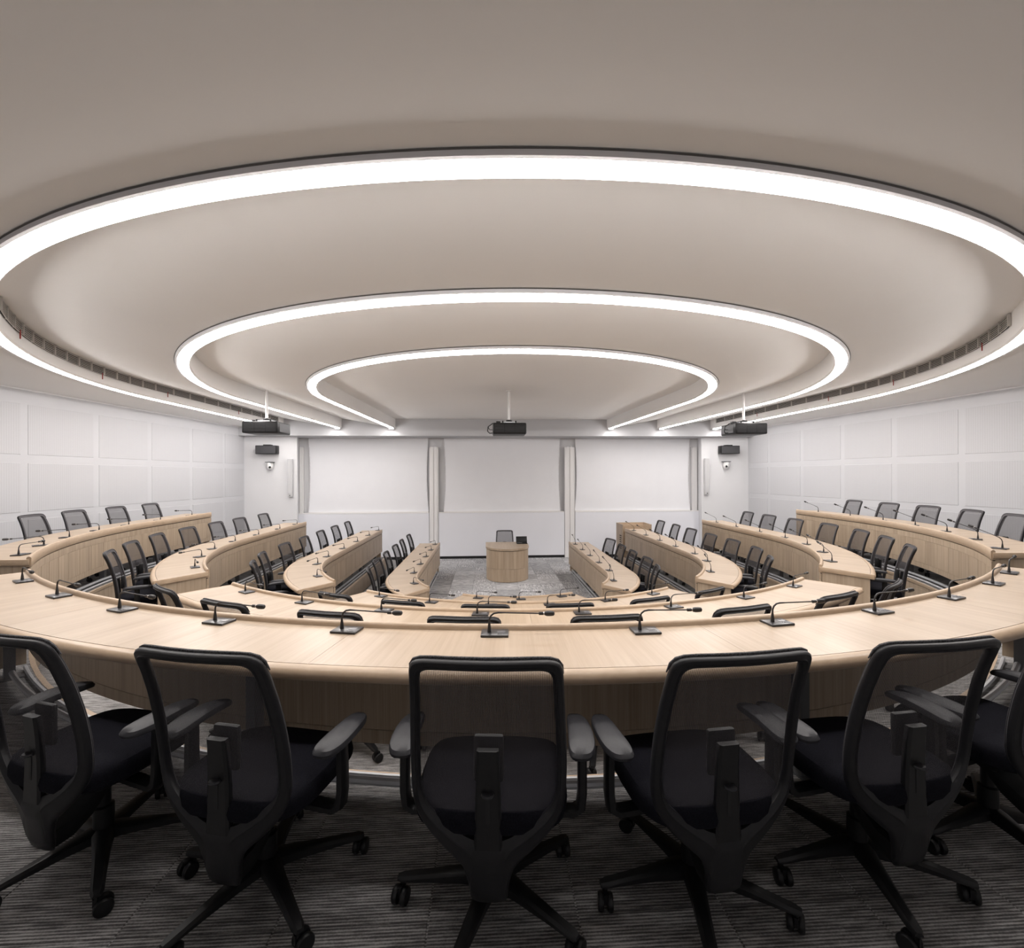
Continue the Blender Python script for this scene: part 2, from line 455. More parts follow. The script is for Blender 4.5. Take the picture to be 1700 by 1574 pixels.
# ceiling: stepped shallow cones between the U-shaped light rings
RINGS = [(6.185, 1.582), (4.751, 1.609), (3.272, 1.605)]
YR = 4.95
CORN = [atan2(7.9, 9.4), atan2(8.1, 9.4)]
def ring_params():
    return [i / 96 for i in range(-96, 97)]
def ring_pt(i, t, d, yend=None):
    """t in [-1,1]: |t|<=0.75 on the arc, beyond on the straight legs; d offset outward"""
    R, ph = RINGS[i]
    sg = -1 if t < 0 else 1
    q = abs(t)
    if q <= 0.75:
        a = ph * q / 0.75
        return sg * (R + d) * sin(a), -(R + d) * cos(a)
    px, py = (R + d) * sin(ph), -(R + d) * cos(ph)
    L = ((YR if yend is None else yend) - py) / sin(ph)
    u = (q - 0.75) / 0.25 * L
    return sg * (px + u * cos(ph)), py + u * sin(ph)
TS = ring_params()
def ring_grid(mb, prof):
    """prof: list of (ring, offset, z)"""
    mb.grid([[(*ring_pt(i, t, d), z) for (i, d, z) in prof] for t in TS])
SW = 0.094
mb = MB()
# outer flat field, out to the walls
def outer_pt(t):
    x, y = ring_pt(0, t, 0.03)
    if abs(t) >= 0.75:
        sg = -1 if t < 0 else 1
        return sg * 7.95, y
    a = atan2(x, -y)
    ca, sa = cos(a), abs(sin(a))
    k = min(7.95 / sa if sa > 1e-6 else 1e9, 9.45 / ca if ca > 1e-6 else 1e9)
    return k * sin(a), -k * cos(a)
rows = []
for t in TS:
    x, y = ring_pt(0, t, 0.028); X, Y = outer_pt(t)
    rows.append([(x, y, ZC)] + [(x + (X - x) * q, y + (Y - y) * q, ZC) for q in (0.5, 1.0)])
mb.grid(rows)
mb.add([(-7.96, -9.46, ZC), (-7.96, -6.5, ZC), (-5.5, -9.46, ZC), (7.96, -9.46, ZC), (7.96, -6.5, ZC), (5.5, -9.46, ZC)], [(0, 1, 2), (3, 4, 5)])
for i in range(3):
    d0 = -SW - 0.02
    ring_grid(mb, [(i, d0, 3.775), (i, d0 - 0.015, 3.79), (i, d0 - 0.02, 4.03)])
    if i < 2:
        ring_grid(mb, [(i, d0 - 0.02, 4.03), (i + 1, 0.028, ZC)])
    else:
        ring_grid(mb, [(i, d0 - 0.02, 4.03), (i, d0 - 0.6, 4.03)])
        rr = [[(*ring_pt(2, t, d0 - 0.6), 4.03) for t in (tt, -tt)] for tt in [q / 48 for q in range(0, 49)]]
        mb.grid(rr)
cobj = struct(mb.build('ceiling', M['ceil'], smooth=True, angle=25))
# roof slab above so that no sky shows
struct(MB().box(-8.3, 8.5, YB - T, YW + T, 4.25, 4.35).build('ceiling', M['ceil']))
# grey strip standing in for the shadow line where ceiling meets the side walls
for n_, side in ((2, 'L'), (3, 'R')):
    sg = -1 if side == 'L' else 1
    prism('trim_%d' % n_, [(wallx(side, YB), YB), (wallx(side, 4.95), 4.95), (wallx(side, 4.95) - sg * .012, 4.95), (wallx(side, YB) - sg * .012, YB)], ZC - 0.022, ZC - 0.001, M['trim_grey'])

RL = ['outermost and largest glowing U-shaped ceiling light ring', 'middle glowing U-shaped ceiling light ring', 'innermost and smallest glowing U-shaped ceiling light ring']
YR = 4.86
for i in range(3):
    t_ = thing('ring_light', RL[i], 'ceiling light', (0, 0, 3.77), group='ring lights')
    mb = MB()
    ring_grid(mb, [(i, -SW, 0.004), (i, -SW, -0.022), (i, -SW + 0.006, -0.027), (i, 0, 0.0), (i, 0, 0.004)])  # inner edge lowered, its extra glow added to lift the ceiling
    mb.build('diffuser', M['diffuser'], t_)
    mb = MB()
    ring_grid(mb, [(i, -SW - 0.019, 0.010), (i, 0.001, 0.010), (i, 0.001, -0.002), (i, 0.022, -0.002), (i, 0.024, 0.0225)])
    mb.build('outer_trim', M['trim_grey'], t_, smooth=True, angle=30)
    mb = MB()
    ring_grid(mb, [(i, -SW - 0.02, 0.006), (i, -SW - 0.02, -0.002), (i, -SW - 0.001, -0.002), (i, -SW - 0.001, 0.012)])
    mb.build('inner_trim', M['ceil'], t_, smooth=True, angle=30)
    mb = MB()
    ring_grid(mb, [(i, 0.0235, 0.0225), (i, 0.031, 0.0275)])  # dark strip painting the shadow line between trim and ceiling
    mb.build('gap_shade_strip', M['gap'], t_)
    for q in (-1, 1):  # added plates that hold the strip glow off the bulkhead
        a = ring_pt(i, q, 0.02); b = ring_pt(i, q, -SW - 0.02)
        MB().box(min(a[0], b[0]), max(a[0], b[0]), a[1] - 0.012, a[1] + 0.002, -0.034, 0.02).build('glow_baffle', M['ceil'], t_)

# ventilation grilles let into the inner face of the outermost ring
for sg, nm in ((-1, 'left'), (1, 'right')):
    t_ = thing('linear_vent', 'long curved dark slotted air vent above the %s side of the outermost ring' % nm, 'air vent', group='curved air vents')
    D0 = -SW - 0.02 - 0.02
    ts = [sg * (0.42 + (0.985 - 0.42) * q / 90) for q in range(91)]
    def strip(d0, d1, z0, z1):
        mb = MB()
        rows = []
        for t in ts:
            a = ring_pt(0, t, d0); b = ring_pt(0, t, d1)
            rows.append([(*a, z0), (*b, z0), (*b, z1), (*a, z1)])
        mb.grid(rows, closed=True)
        mb.f.append((0, 1, 2, 3)); n4 = len(mb.v); mb.f.append((n4 - 4, n4 - 3, n4 - 2, n4 - 1))
        return mb
    strip(D0 - 0.002, D0 - 0.012, 3.905, 4.015).build('backing', M['vent_dark'], t_)
    for k in range(6):
        z = 3.905 + 0.0205 * k
        strip(D0 - 0.012, D0 - 0.020, z, z + 0.0062).build('slat', M['vent_slat'], t_)
    L = 0
    prev = None
    for t in ts:
        p = ring_pt(0, t, D0)
        if prev: L += hypot(p[0] - prev[0], p[1] - prev[1])
        prev = p
    nd = int(L / 0.36)
    dm = None
    for k in range(nd + 1):
        t = ts[0] + (ts[-1] - ts[0]) * k / nd
        p = ring_pt(0, t, D0 - 0.014); p2 = ring_pt(0, t + sg * 0.001, D0 - 0.014)
        if dm is None:
            dm = MB().box(-0.012, 0.012, -0.012, 0.012, 0, 0.118).data('divider', M['vent_slat'])
        o = link('divider', dm, t_, (p[0], p[1], 3.903))
        o.rotation_euler = (0, 0, atan2(p2[1] - p[1], p2[0] - p[0]))

    for q in (0.12, 0.42, 0.62, 0.83):
        p = ring_pt(0, ts[int(q * 90)], D0 - 0.02)
        MB().box(p[0] - 0.004, p[0] + 0.004, p[1] - 0.004, p[1] + 0.004, 3.84, 3.93).build('ribbon', M['red'], t_)

# ------------------------------------------------------------------ floors (tiers), risers
struct(MB().box(-8.0, 8.1, YB, YW, -0.12, -0.012).build('floor', M['carpet']))
def tier_pts(row, d, n=64):
    """polyline along the whole horseshoe at offset d, left arm end -> right arm end"""
    R, z, fl = ROW[row]; phi = radians(90 - fl)
    ye = {'A': 1.95, 'B': 3.1, 'C': 4.25}[row]
    pts = []
    L = (ye + (R + d) * cos(phi)) / sin(phi)
    for sg in (-1,):
        for i in range(9):
            t = L * (1 - i / 9)
            pts.append((-((R + d) * sin(phi) + t * cos(phi)), -(R + d) * cos(phi) + t * sin(phi)))
    for i in range(n + 1):
        a = -phi + 2 * phi * i / n
        pts.append(((R + d) * sin(a), -(R + d) * cos(a)))
    for i in range(9):
        t = L * ((i + 1) / 9)
        pts.append(((R + d) * sin(phi) + t * cos(phi), -(R + d) * cos(phi) + t * sin(phi)))
    return pts
TIERF = {}
for row, prev, nt in (('A', 'B', 4), ('B', 'C', 5), ('C', 'D', 6)):
    z = ROW[row][1]; zl = ROW[prev][1]
    inn = tier_pts(row, -0.0)
    if row == 'A':
        out = []
        for (x, y) in inn:
            if y > -0.3:
                out.append((7.7 if x > 0 else -7.6, y)); continue
            a = atan2(x, -y); sa, ca = abs(sin(a)), cos(a)
            k = min(7.9 / sa if sa > 1e-6 else 1e9, 9.4 / ca if ca > 1e-6 else 1e9)
            out.append((k * sin(a), -k * cos(a)))
    else:
        out = tier_pts(row, 1.75)
    mb = MB()
    rows = [[(a[0], a[1], zl - 0.02), (a[0], a[1], z), (b[0], b[1], z), (b[0], b[1], zl - 0.02)] for a, b in zip(inn, out)]
    mb.grid(rows)
    nn = len(rows)
    mb.f.append((0, 1, 2, 3)); mb.f.append(((nn - 1) * 4, (nn - 1) * 4 + 1, (nn - 1) * 4 + 2, (nn - 1) * 4 + 3))
    if row == 'A':
        mb.add([(-7.9, -9.4, z), (-7.9, -6.0, z), (-5.0, -9.4, z), (7.9, -9.4, z), (7.9, -6.0, z), (5.0, -9.4, z)], [(0, 1, 2), (3, 4, 5)])
    TIERF[row] = struct(mb.build('floor', M['carpet']))
    # oak riser board with a lighter oak lip along the step
    p0 = tier_pts(row, -0.022); p1 = tier_pts(row, -0.002)
    mb = MB()
    per = 0; rows = []; uvs = []; last = None
    for a, b in zip(p0, p1):
        if last: per += hypot(a[0] - last[0], a[1] - last[1])
        last = a
        rows.append([(b[0], b[1], zl), (a[0], a[1], zl), (a[0], a[1], z - 0.03), (b[0], b[1], z - 0.03)]); uvs.append([(per, zl), (per, zl), (per, z), (per, z)])
    mb.grid(rows, uvrows=uvs)
    struct(mb.build('trim_%d' % nt, M['board']))
    q0 = tier_pts(row, -0.030); q1 = tier_pts(row, 0.002)
    mb = MB()
    mb.grid([[(b[0], b[1], z - 0.03), (a[0], a[1], z - 0.03), (a[0], a[1], z + 0.002), (b[0], b[1], z + 0.002)] for a, b in zip(q0, q1)], closed=True)
    struct(mb.build('trim_%d' % (nt + 3), M['edge']))

# carpet tiles on the front floor (single pieces) and the foreground tier
def tile_data(m):
    mb = MB(); h = 0.25 - 0.0008
    mb.add([(-h, -h, 0), (h, -h, 0), (h, h, 0), (-h, h, 0), (-h + .003, -h + .003, .006), (h - .003, -h + .003, .006), (h - .003, h - .003, .006), (-h + .003, h - .003, .006)],
           [(4, 5, 6, 7), (0, 1, 5, 4), (1, 2, 6, 5), (2, 3, 7, 6), (3, 0, 4, 7)])
    return mb.data('carpet_tile', m)
flo = bpy.data.objects['floor']
td = tile_data(M['tile'])
for i in range(-5, 6):
    for j in range(-3, 12):
        link('carpet_tile', td, flo, (i * 0.5, j * 0.5 + 0.1, -0.008))
td2 = tile_data(M['tile_shaded'])
for i in range(-7, 7):
    for j in range(0, 6):
        x, y = i * 0.5 + 0.1, -6.3 - j * 0.5
        if hypot(abs(x) - 0.25 if abs(x) > .25 else 0, y + 0.25) > 5.95:
            link('carpet_tile', td2, TIERF['A'], (x, y, ROW['A'][1] - 0.0035))

# ------------------------------------------------------------------ desks
SIDE = {'L': 'left arm', 'R': 'right arm', 'C': 'curved middle section'}
RNAME = {'A': 'outermost', 'B': 'second', 'C': 'third', 'D': 'innermost'}
for row in 'ABCD':
    R, zf, fl = ROW[row]
    zr = zf + 0.766                       # top of the rolled upstand
    zt = zr - 0.026                       # desktop surface
    for sd in 'LCR':
        key = row + sd
        s0, s1 = span(key)
        L = s1 - s0
        lab = {'A': 'outermost', 'B': 'second from outside', 'C': 'third from outside', 'D': 'innermost'}[row]
        lab = {'L': 'oak desk, left arm of the %s horseshoe row' % lab, 'R': 'oak desk, right arm of the %s horseshoe row' % lab,
               'C': 'oak desk, curved middle section of the %s horseshoe row' % lab}[sd]
        desk = thing('curved_desk', lab, 'desk', group='horseshoe desks')
        n = max(12, int(L / 0.12))
        # rolled upstand with apron
        prof = [(0.0, zr - 0.095), (-0.004, zr - 0.09), (-0.004, zr - 0.012), (0.004, zr - 0.002), (0.014, zr), (0.024, zr - 0.004), (0.030, zr - 0.014), (0.030, zr - 0.095)]
        sweep(key, s0, s1, prof, n).build('upstand', M['edge'], desk, smooth=True, angle=40)
        # shadow groove below the apron
        sweep(key, s0 + .004, s1 - .004, [(0.012, zr - 0.105), (0.012, zr - 0.094), (0.028, zr - 0.094), (0.028, zr - 0.105)], n).build('groove', M['seam'], desk)
        # vertical veneer boards of the modesty front
        zb0, zb1 = zf + (0.175 if sd == 'C' else 0.205), zr - 0.182
        sweep(key, s0, s1, [(0.0, zr - 0.180), (0.0, zr - 0.106), (0.024, zr - 0.106), (0.024, zr - 0.180)], n, 'sz').build('upper_rail', M['board'], desk)
        bw = 0.155 if sd != 'C' else 1.1
        nb = max(1, round(L / bw))
        for k in range(nb):
            a, b = s0 + L * k / nb + 0.0004, s0 + L * (k + 1) / nb - 0.0004
            o = (k % 2) * 0.0015 if sd != 'C' else 0
            sweep(key, a, b, [(0.0 + o, zb0 + 0.068), (0.0 + o, zb1), (0.024, zb1), (0.024, zb0 + 0.068)], 2 if sd != 'C' else 8, 'sz').build('fascia_board', M['board'], desk)
        sweep(key, s0, s1, [(-0.001, zb0), (-0.001, zb0 + 0.066), (0.025, zb0 + 0.066), (0.025, zb0)], n, 'sz').build('bottom_rail', M['board'], desk)
        # desktop panels
        npn = max(2, round(L / 1.55))
        for k in range(npn):
            a, b = s0 + L * k / npn + 0.0008, s0 + L * (k + 1) / npn - 0.0008
            m2 = max(4, int((b - a) / 0.1))
            sweep(key, a, b, [(0.031, zt), (0.12, zt), (0.21, zt), (0.30, zt), (0.39, zt), (0.470, zt), (0.470, zt - 0.03), (0.031, zt - 0.03)], m2, 'sd').build('desktop_panel', M['top'], desk)
        # dark inlay line, then the rounded front nosing
        sweep(key, s0, s1, [(0.4705, zt - 0.004), (0.4735, zt - 0.004), (0.4735, zt - 0.03), (0.4705, zt - 0.03)], n).build('inlay', M['seam'], desk)
        nose = [(0.474, zt), (0.492, zt - 0.001), (0.507, zt - 0.007), (0.517, zt - 0.018), (0.520, zt - 0.030), (0.516, zt - 0.042), (0.506, zt - 0.050), (0.474, zt - 0.052)]
        sweep(key, s0, s1, nose, n).build('nosing', M['edge'], desk, smooth=True, angle=50)
        # end trims and end panels
        for e, ss in ((0, s0), (1, s1)):
            x0, y0, nx, ny = pos(key, ss, 0.0); x1, y1, _, _ = pos(key, ss, 0.50)
            dx, dy = x1 - x0, y1 - y0; LL = hypot(dx, dy); dx /= LL; dy /= LL
            tx, ty = pos(key, ss + 0.01, 0.2)[0] - pos(key, ss - 0.01, 0.2)[0], pos(key, ss + 0.01, 0.2)[1] - pos(key, ss - 0.01, 0.2)[1]
            tl = hypot(tx, ty); tx /= tl; ty /= tl
            inw = 1 if e == 0 else -1
            M4 = Matrix(((dx, -inw * -tx, 0, x0), (dy, -inw * -ty, 0, y0), (0, 0, 1, 0), (0, 0, 0, 1)))
            if sd != 'C':
                # local x along the end edge, local y along the row (into the desk)
                MB().box(0.012, LL + 0.012, -0.018, 0.0, zt - 0.052, zt + 0.0015, M4, bev=0.006).build('end_nosing', M['edge'], desk, smooth=True)
                if e == 0:
                    MB().box(0.03, LL - 0.03, 0.004, 0.03, zf + 0.02, zt - 0.052, M4).build('end_panel', M['board'], desk)
                else:
                    MB().box(0.03, LL - 0.10, 0.004, 0.03, zf + 0.02, zt - 0.052, M4).build('end_panel', M['board'], desk)
            else:
                MB().box(0.012, LL + 0.012, -0.018, 0.0, zt - 0.052, zt + 0.0015, M4, bev=0.006).build('end_nosing', M['edge'], desk, smooth=True)
                MB().box(0.03, LL - 0.16, 0.05, 0.075, zf + 0.05, zt - 0.052, M4).build('end_panel', M['board'], desk)
        # steel legs with feet, and the tubular foot rail
        nl = max(2, round(L / 1.5)) if sd != 'C' else 3
        for k in range(nl + 1):
            s = s0 + 0.22 + (L - 0.44) * k / nl
            x, y, nx, ny = pos(key, s, 0.10)
            rz = atan2(ny, nx)
            mb = MB()
            M4 = Matrix.Translation((x, y, 0)) @ Matrix.Rotation(rz, 4, 'Z')
            mb.box(0.0, 0.06, -0.025, 0.025, zf + 0.008, zt - 0.03, M4)
            mb.box(-0.05, 0.16, -0.03, 0.03, zt - 0.15, zt - 0.031, M4)
            mb.box(-0.05, 0.10, -0.03, 0.03, zf + 0.001, zf + 0.012, M4)
            mb.build('leg', M['legsteel'], desk)
        pts = []
        nr = max(10, int(L / 0.15))
        for i in range(nr + 1):
            x, y, _, _ = pos(key, s0 + 0.05 + (L - 0.1) * i / nr, 0.075 if sd != 'C' else 0.12, False)
            pts.append((x, y, zf + 0.055))
        MB().tube(pts, 0.019, 8).build('foot_rail', M['steel'], desk, smooth=True)
        pts2 = [pos(key, s0 + 0.05 + (L - 0.1) * i / nr, 0.035, False) for i in range(nr + 1)]
        MB().tube([(p[0], p[1], zf + 0.022) for p in pts2], 0.014, 6).build('foot_rail', M['steel'], desk, smooth=True)

# cabinet closing the front end of the third row's right arm
cab = thing('equipment_cabinet', 'oak equipment cabinet with raised rim at front end of right third-row desk', 'cabinet', (3.45, 4.05, 0.0))
MB().box(-0.36, 0.36, -0.26, 0.27, 0.30, 1.06).build('body', M['board'], cab)
MB().box(-0.385, -0.36, -0.29, 0.29, 0.28, 1.163).build('side_panel', M['board'], cab)
MB().box(0.36, 0.385, -0.29, 0.29, 0.28, 1.163).build('side_panel', M['board'], cab)
MB().box(-0.36, 0.36, 0.265, 0.29, 0.28, 1.163).build('back_panel', M['edge'], cab)
MB().box(-0.36, 0.36, -0.28, 0.265, 1.06, 1.075).build('top_panel', M['top'], cab)
MB().box(-0.36, 0.36, -0.285, -0.262, 0.30, 1.15).build('front_panel', M['edge'], cab)
for k in range(7):
    MB().box(-0.395, -0.386, -0.20, -0.05, 0.52 + k * 0.055, 0.545 + k * 0.055).build('louvre', M['seam'], cab)

# ------------------------------------------------------------------ mesh task chair (one model, copied)
def interp(tab, z):
    if z >= tab[0][0]: return tab[0][1]
    for (a, va), (b, vb) in zip(tab, tab[1:]):
        if b <= z <= a:
            return va + (vb - va) * (a - z) / (a - b)
    return tab[-1][1]
YT = [(0.97, -0.328), (0.93, -0.309), (0.88, -0.288), (0.80, -0.262), (0.70, -0.238), (0.60, -0.222), (0.50, -0.212), (0.40, -0.207), (0.32, -0.204), (0.26, -0.200), (0.17, -0.188)]
def yb(x, z):
    return interp(YT, z) + 0.5 * x * x
OUT = [(0, 0.970), (0.08, 0.970), (0.15, 0.969), (0.185, 0.966), (0.207, 0.957), (0.219, 0.940), (0.2235, 0.91), (0.228, 0.84), (0.2335, 0.75), (0.238, 0.65), (0.2385, 0.56), (0.233, 0.495), (0.218, 0.446), (0.188, 0.400), (0.150, 0.360), (0.108, 0.322), (0.078, 0.290), (0.062, 0.235), (0.052, 0.180), (0, 0.170)]
INN = [(0, 0.938), (0.07, 0.938), (0.13, 0.937), (0.162, 0.935), (0.180, 0.928), (0.189, 0.914), (0.193, 0.89), (0.197, 0.83), (0.2025, 0.745), (0.207, 0.65), (0.2075, 0.575), (0.203, 0.52), (0.188, 0.482), (0.163, 0.455), (0.130, 0.430), (0.095, 0.408), (0.065, 0.392), (0.040, 0.383), (0.02, 0.380), (0, 0.379)]
def smooth_half(h, k=3):
    out = []
    n = len(h)
    for i in range(n - 1):
        p0 = h[i - 1] if i else (-h[1][0], h[1][1]); p1 = h[i]; p2 = h[i + 1]; p3 = h[i + 2] if i + 2 < n else (-h[n - 2][0], h[n - 2][1])
        for j in range(k):
            t = j / k
            out.append(tuple(0.5 * (2 * b + (c - a) * t + (2 * a - 5 * b + 4 * c - d) * t * t + (3 * b - a - 3 * c + d) * t ** 3) for a, b, c, d in zip(p0, p1, p2, p3)))
    out.append(h[-1])
    return out
OUT0 = OUT
OUT = smooth_half(OUT); INN = smooth_half(INN)
def loop(h):
    return h + [(-x, z) for x, z in reversed(h[1:-1])]
def make_chair():
    t = thing('office_chair', 'tmp', 'chair')
    lo, li = loop(OUT), loop(INN)
    prof = [(0.0, 0.002), (0.0, -0.012), (0.12, -0.019), (0.30, -0.024), (0.40, -0.019), (0.80, -0.017), (0.95, -0.010), (1.0, 0.0), (0.93, 0.008), (0.5, 0.012), (0.1, 0.010)]
    mb = MB(); rows = []
    for (xo, zo), (xi, zi) in zip(lo, li):
        r = []
        for q, off in prof:
            x = xi + (xo - xi) * q; z = zi + (zo - zi) * q
            r.append((x, yb(x, z) + off, z))
        rows.append(r)
    rows.append(rows[0])
    mb.grid(rows, closed=True)
    fr = mb.build('back_frame', M['frame'], t, smooth=True, angle=38)
    mb = MB(); rows = []
    for (xo, zo), (xi, zi) in zip(lo + lo[:1], li + li[:1]):
        r = []
        for q in (0.02, 0.12, 0.5, 0.90, 0.99):
            x = xi + (xo - xi) * q; z = zi + (zo - zi) * q
            q2 = min(q, 0.99)
            off = 0.0115 if q == 0.12 else 0.0135 if q == 0.5 else 0.0095 if q == 0.90 else 0.002
            r.append((x, yb(x, z) + off, z))
        rows.append(r)
    mb.grid(rows)
    mb.build('frame_cover', M['cover'], t, smooth=True)
    # woven mesh in the opening
    mb = MB(); rows = []
    zs = sorted([0.380 + 0.557 * k / 28 for k in range(29)] + [z for x, z in INN[18:-1:2]])
    ih = sorted(INN, key=lambda p: p[1])
    for z in zs:
        hw = None
        for (xa, za), (xb, zb) in zip(ih, ih[1:]):
            if za <= z <= zb and zb > za:
                hw = xa + (xb - xa) * (z - za) / (zb - za); break
        hw = (hw or 0.03) + 0.008
        rows.append([(hw * (k / 6 - 1), yb(hw * (k / 6 - 1), z) + 0.004, z) for k in range(13)])
    mb.grid(rows)
    mb.build('back_mesh', M['mesh'], t, smooth=True)
    # mesh edge binding along the top of the frame
    mb = MB().tube([(x, yb(x, z) + 0.010, z + 0.001) for x, z in [(-p[0], p[1]) for p in reversed(OUT0[1:7])] + OUT0[:7]], [0.002, 0.004] + [0.0052] * 9 + [0.004, 0.002], 6)
    mb.build('top_binding', M['mesh_binding'], t, smooth=True)
    # lumbar slider
    mb = MB(); rows = []
    for i in range(9):
        z = 0.36 + 0.30 * i / 8
        hw = 0.043 - 0.010 * i / 8
        yy = yb(0, z) - 0.012 + 0.02 * (i / 8)
        rows.append([(-hw, yy + 0.012, z), (-hw, yy - 0.004, z), (-hw + 0.008, yy - 0.010, z), (hw - 0.008, yy - 0.010, z), (hw, yy - 0.004, z), (hw, yy + 0.012, z)])
    mb.grid(rows, closed=True); mb.f.append(tuple(range(48, 54))); mb.f.append(tuple(range(6)))
    lb = mb.build('lumbar_support', M['plastic'], t, smooth=True)
    MB().box(-0.006, 0.006, yb(0, 0.55) - 0.0095, yb(0, 0.55) - 0.002, 0.44, 0.60).build('slot', M['black'], lb)
    MB().lathe([(0.001, 0), (0.017, 0.001), (0.020, 0.005), (0.017, 0.010), (0.001, 0.011)], 12, Matrix.Translation((0, yb(0, 0.52) - 0.016, 0.525))).build('knob', M['pad'], lb, smooth=True)
    mb = MB().box(-0.047, 0.047, yb(0, 0.6) + 0.030, yb(0, 0.6) + 0.052, 0.54, 0.685, bev=0.010)
    mb.build('lumbar_pad', M['plastic'], lb, smooth=True)
    # back support running forward under the seat
    mb = MB(); rows = []
    for y, z, hw, th in ((-0.196, 0.215, 0.050, 0.030), (-0.13, 0.220, 0.052, 0.030), (-0.07, 0.255, 0.053, 0.030), (-0.02, 0.315, 0.055, 0.032), (0.05, 0.345, 0.06, 0.03)):
        rows.append([(-hw, y, z + th), (-hw - .006, y, z), (-hw, y, z - th), (hw, y, z - th), (hw + .006, y, z), (hw, y, z + th)])
    mb.grid(rows, closed=True); mb.f.append(tuple(range(6))); mb.f.append(tuple(range(24, 30)))
    mb.build('back_support', M['plastic'], t, smooth=True, angle=50)
    # seat
    mb = MB(); rows = []
    def ring(sc_, z, drop):
        r = []
        for k in range(36):
            a = 2 * pi * k / 36
            c, s_ = cos(a), sin(a); e = 2 / 3.6
            x = 0.252 * sc_ * math.copysign(abs(c) ** e, c); y = 0.02 + 0.245 * sc_ * math.copysign(abs(s_) ** e, s_)
            r.append((x, y, z - drop * max(0, (y - 0.12) / 0.14) ** 2 * 0.03))
        return r
    for sc_, z, dr in ((0.80, 0.385, 0), (0.93, 0.390, 0.5), (0.99, 0.405, 1), (1.0, 0.425, 1), (0.985, 0.448, 1), (0.94, 0.462, 1), (0.82, 0.470, 1), (0.55, 0.471, 1), (0.2, 0.468, 0)):
        rows.append(ring(sc_, z, dr))
    mb.grid(rows, closed=True)
    mb.f.append(tuple(range(36))); mb.f.append(tuple(8 * 36 + k for k in range(36)))
    mb.build('seat', M['seat'], t, smooth=True)
    # tilt mechanism and gas column
    MB().box(-0.11, 0.11, -0.09, 0.13, 0.315, 0.386, bev=0.02).build('tilt_mechanism', M['plastic'], t, smooth=True)
    MB().lathe([(0.034, 0.08), (0.034, 0.20), (0.024, 0.205), (0.024, 0.33)], 14).build('gas_column', M['plastic'], t, smooth=True)
    # arms
    for s_ in (-1, 1):
        mb = MB()
        path = [(0.10, 0.0, 0.335), (0.20, -0.005, 0.332), (0.275, -0.01, 0.332), (0.300, -0.012, 0.350), (0.306, -0.012, 0.40), (0.306, -0.012, 0.49), (0.304, -0.012, 0.580)]
        ws = [0.026, 0.026, 0.026, 0.027, 0.026, 0.024, 0.022]; rows = []
        for i, (x, y, z) in enumerate(path):
            p, q = Vector(path[max(i - 1, 0)]), Vector(path[min(i + 1, len(path) - 1)])
            tn = (q - p).normalized(); nv = Vector((-tn.z, 0, tn.x)).normalized() * 0.015
            r = []
            for u, v in ((-1, -.6), (-.6, -1), (.6, -1), (1, -.6), (1, .6), (.6, 1), (-.6, 1), (-1, .6)):
                r.append((s_ * (x + nv.x * v), y + ws[i] * u, z + nv.z * v))
            rows.append(r)
        mb.grid(rows, closed=True); mb.f.append(tuple(range(8))); mb.f.append(tuple(48 + k for k in range(8)))
        arm = mb.build('armrest', M['plastic'], t, smooth=True, angle=50)
        mb = MB(); rows = []
        nseg = 10
        for (sc_, z) in ((0.82, 0.572), (0.98, 0.578), (1.0, 0.588), (0.94, 0.598), (0.75, 0.604), (0.35, 0.606)):
            r = []
            for k in range(28):
                a = 2 * pi * k / 28; c, s2 = cos(a), sin(a); e = 2 / 3.2
                u = 0.043 * sc_ * math.copysign(abs(c) ** e, c); v = 0.140 * sc_ * math.copysign(abs(s2) ** e, s2)
                u *= 1.0 - 0.18 * (v / 0.14)
                r.append((s_ * (0.303 - 0.012 * (v / .14) ** 2) + u, 0.01 + v, z - 0.012 * (v / 0.14) ** 2 * (1 if v > 0 else 0.6)))
            rows.append(r)
        mb.grid(rows, closed=True); mb.f.append(tuple(range(28))); mb.f.append(tuple(5 * 28 + k for k in range(28)))
        mb.build('arm_pad', M['pad'], arm, smooth=True)
    # five-star base with casters
    mb = MB(); rows = []
    for u, w_, z0, z1 in ((0.02, 0.036, 0.085, 0.125), (0.12, 0.026, 0.083, 0.115), (0.24, 0.021, 0.079, 0.100), (0.315, 0.019, 0.075, 0.091), (0.335, 0.012, 0.074, 0.086)):
        rows.append([(u, -w_, z0), (u, -w_, z1 - 0.008), (u, -w_ * 0.6, z1), (u, w_ * 0.6, z1), (u, w_, z1 - 0.008), (u, w_, z0)])
    mb.grid(rows, closed=True); mb.f.append(tuple(range(6))); mb.f.append(tuple(24 + k for k in range(6)))
    leg = mb.data('base_leg', M['plastic'], True, 40)
    cm = MB()
    for sx in (-1, 1):
        cm.lathe([(0.010, -0.010), (0.026, -0.009), (0.029, -0.004), (0.029, 0.004), (0.026, 0.009), (0.010, 0.010)], 18, Matrix.Translation((0.016, sx * 0.016, 0.030)) @ Matrix.Rotation(pi / 2, 4, 'X'))
    cm.box(-0.012, 0.030, -0.006, 0.006, 0.03, 0.062)
    cm.lathe([(0.009, 0.05), (0.009, 0.08)], 8)
    cmd = cm.data('caster', M['plastic'], True, 40)
    for k in range(5):
        o = link('base_leg', leg, t); o.rotation_euler = (0, 0, radians(90 + 72 * k + 18))
        c = link('caster', cmd, o, (0.318, 0, 0.0)); c.rotation_euler = (0, 0, radians((47 * k * k + 30) % 360))
    return t
M['mesh_binding'] = mat('woven_binding', (0.045, 0.043, 0.046, 1), 0.85)
noise_color(M['mesh_binding'], (0.012, 0.012, 0.014, 1), (0.12, 0.115, 0.12, 1), nscale=260, bump=0.4)
proto = make_chair()
note_children(proto)
used = [False]
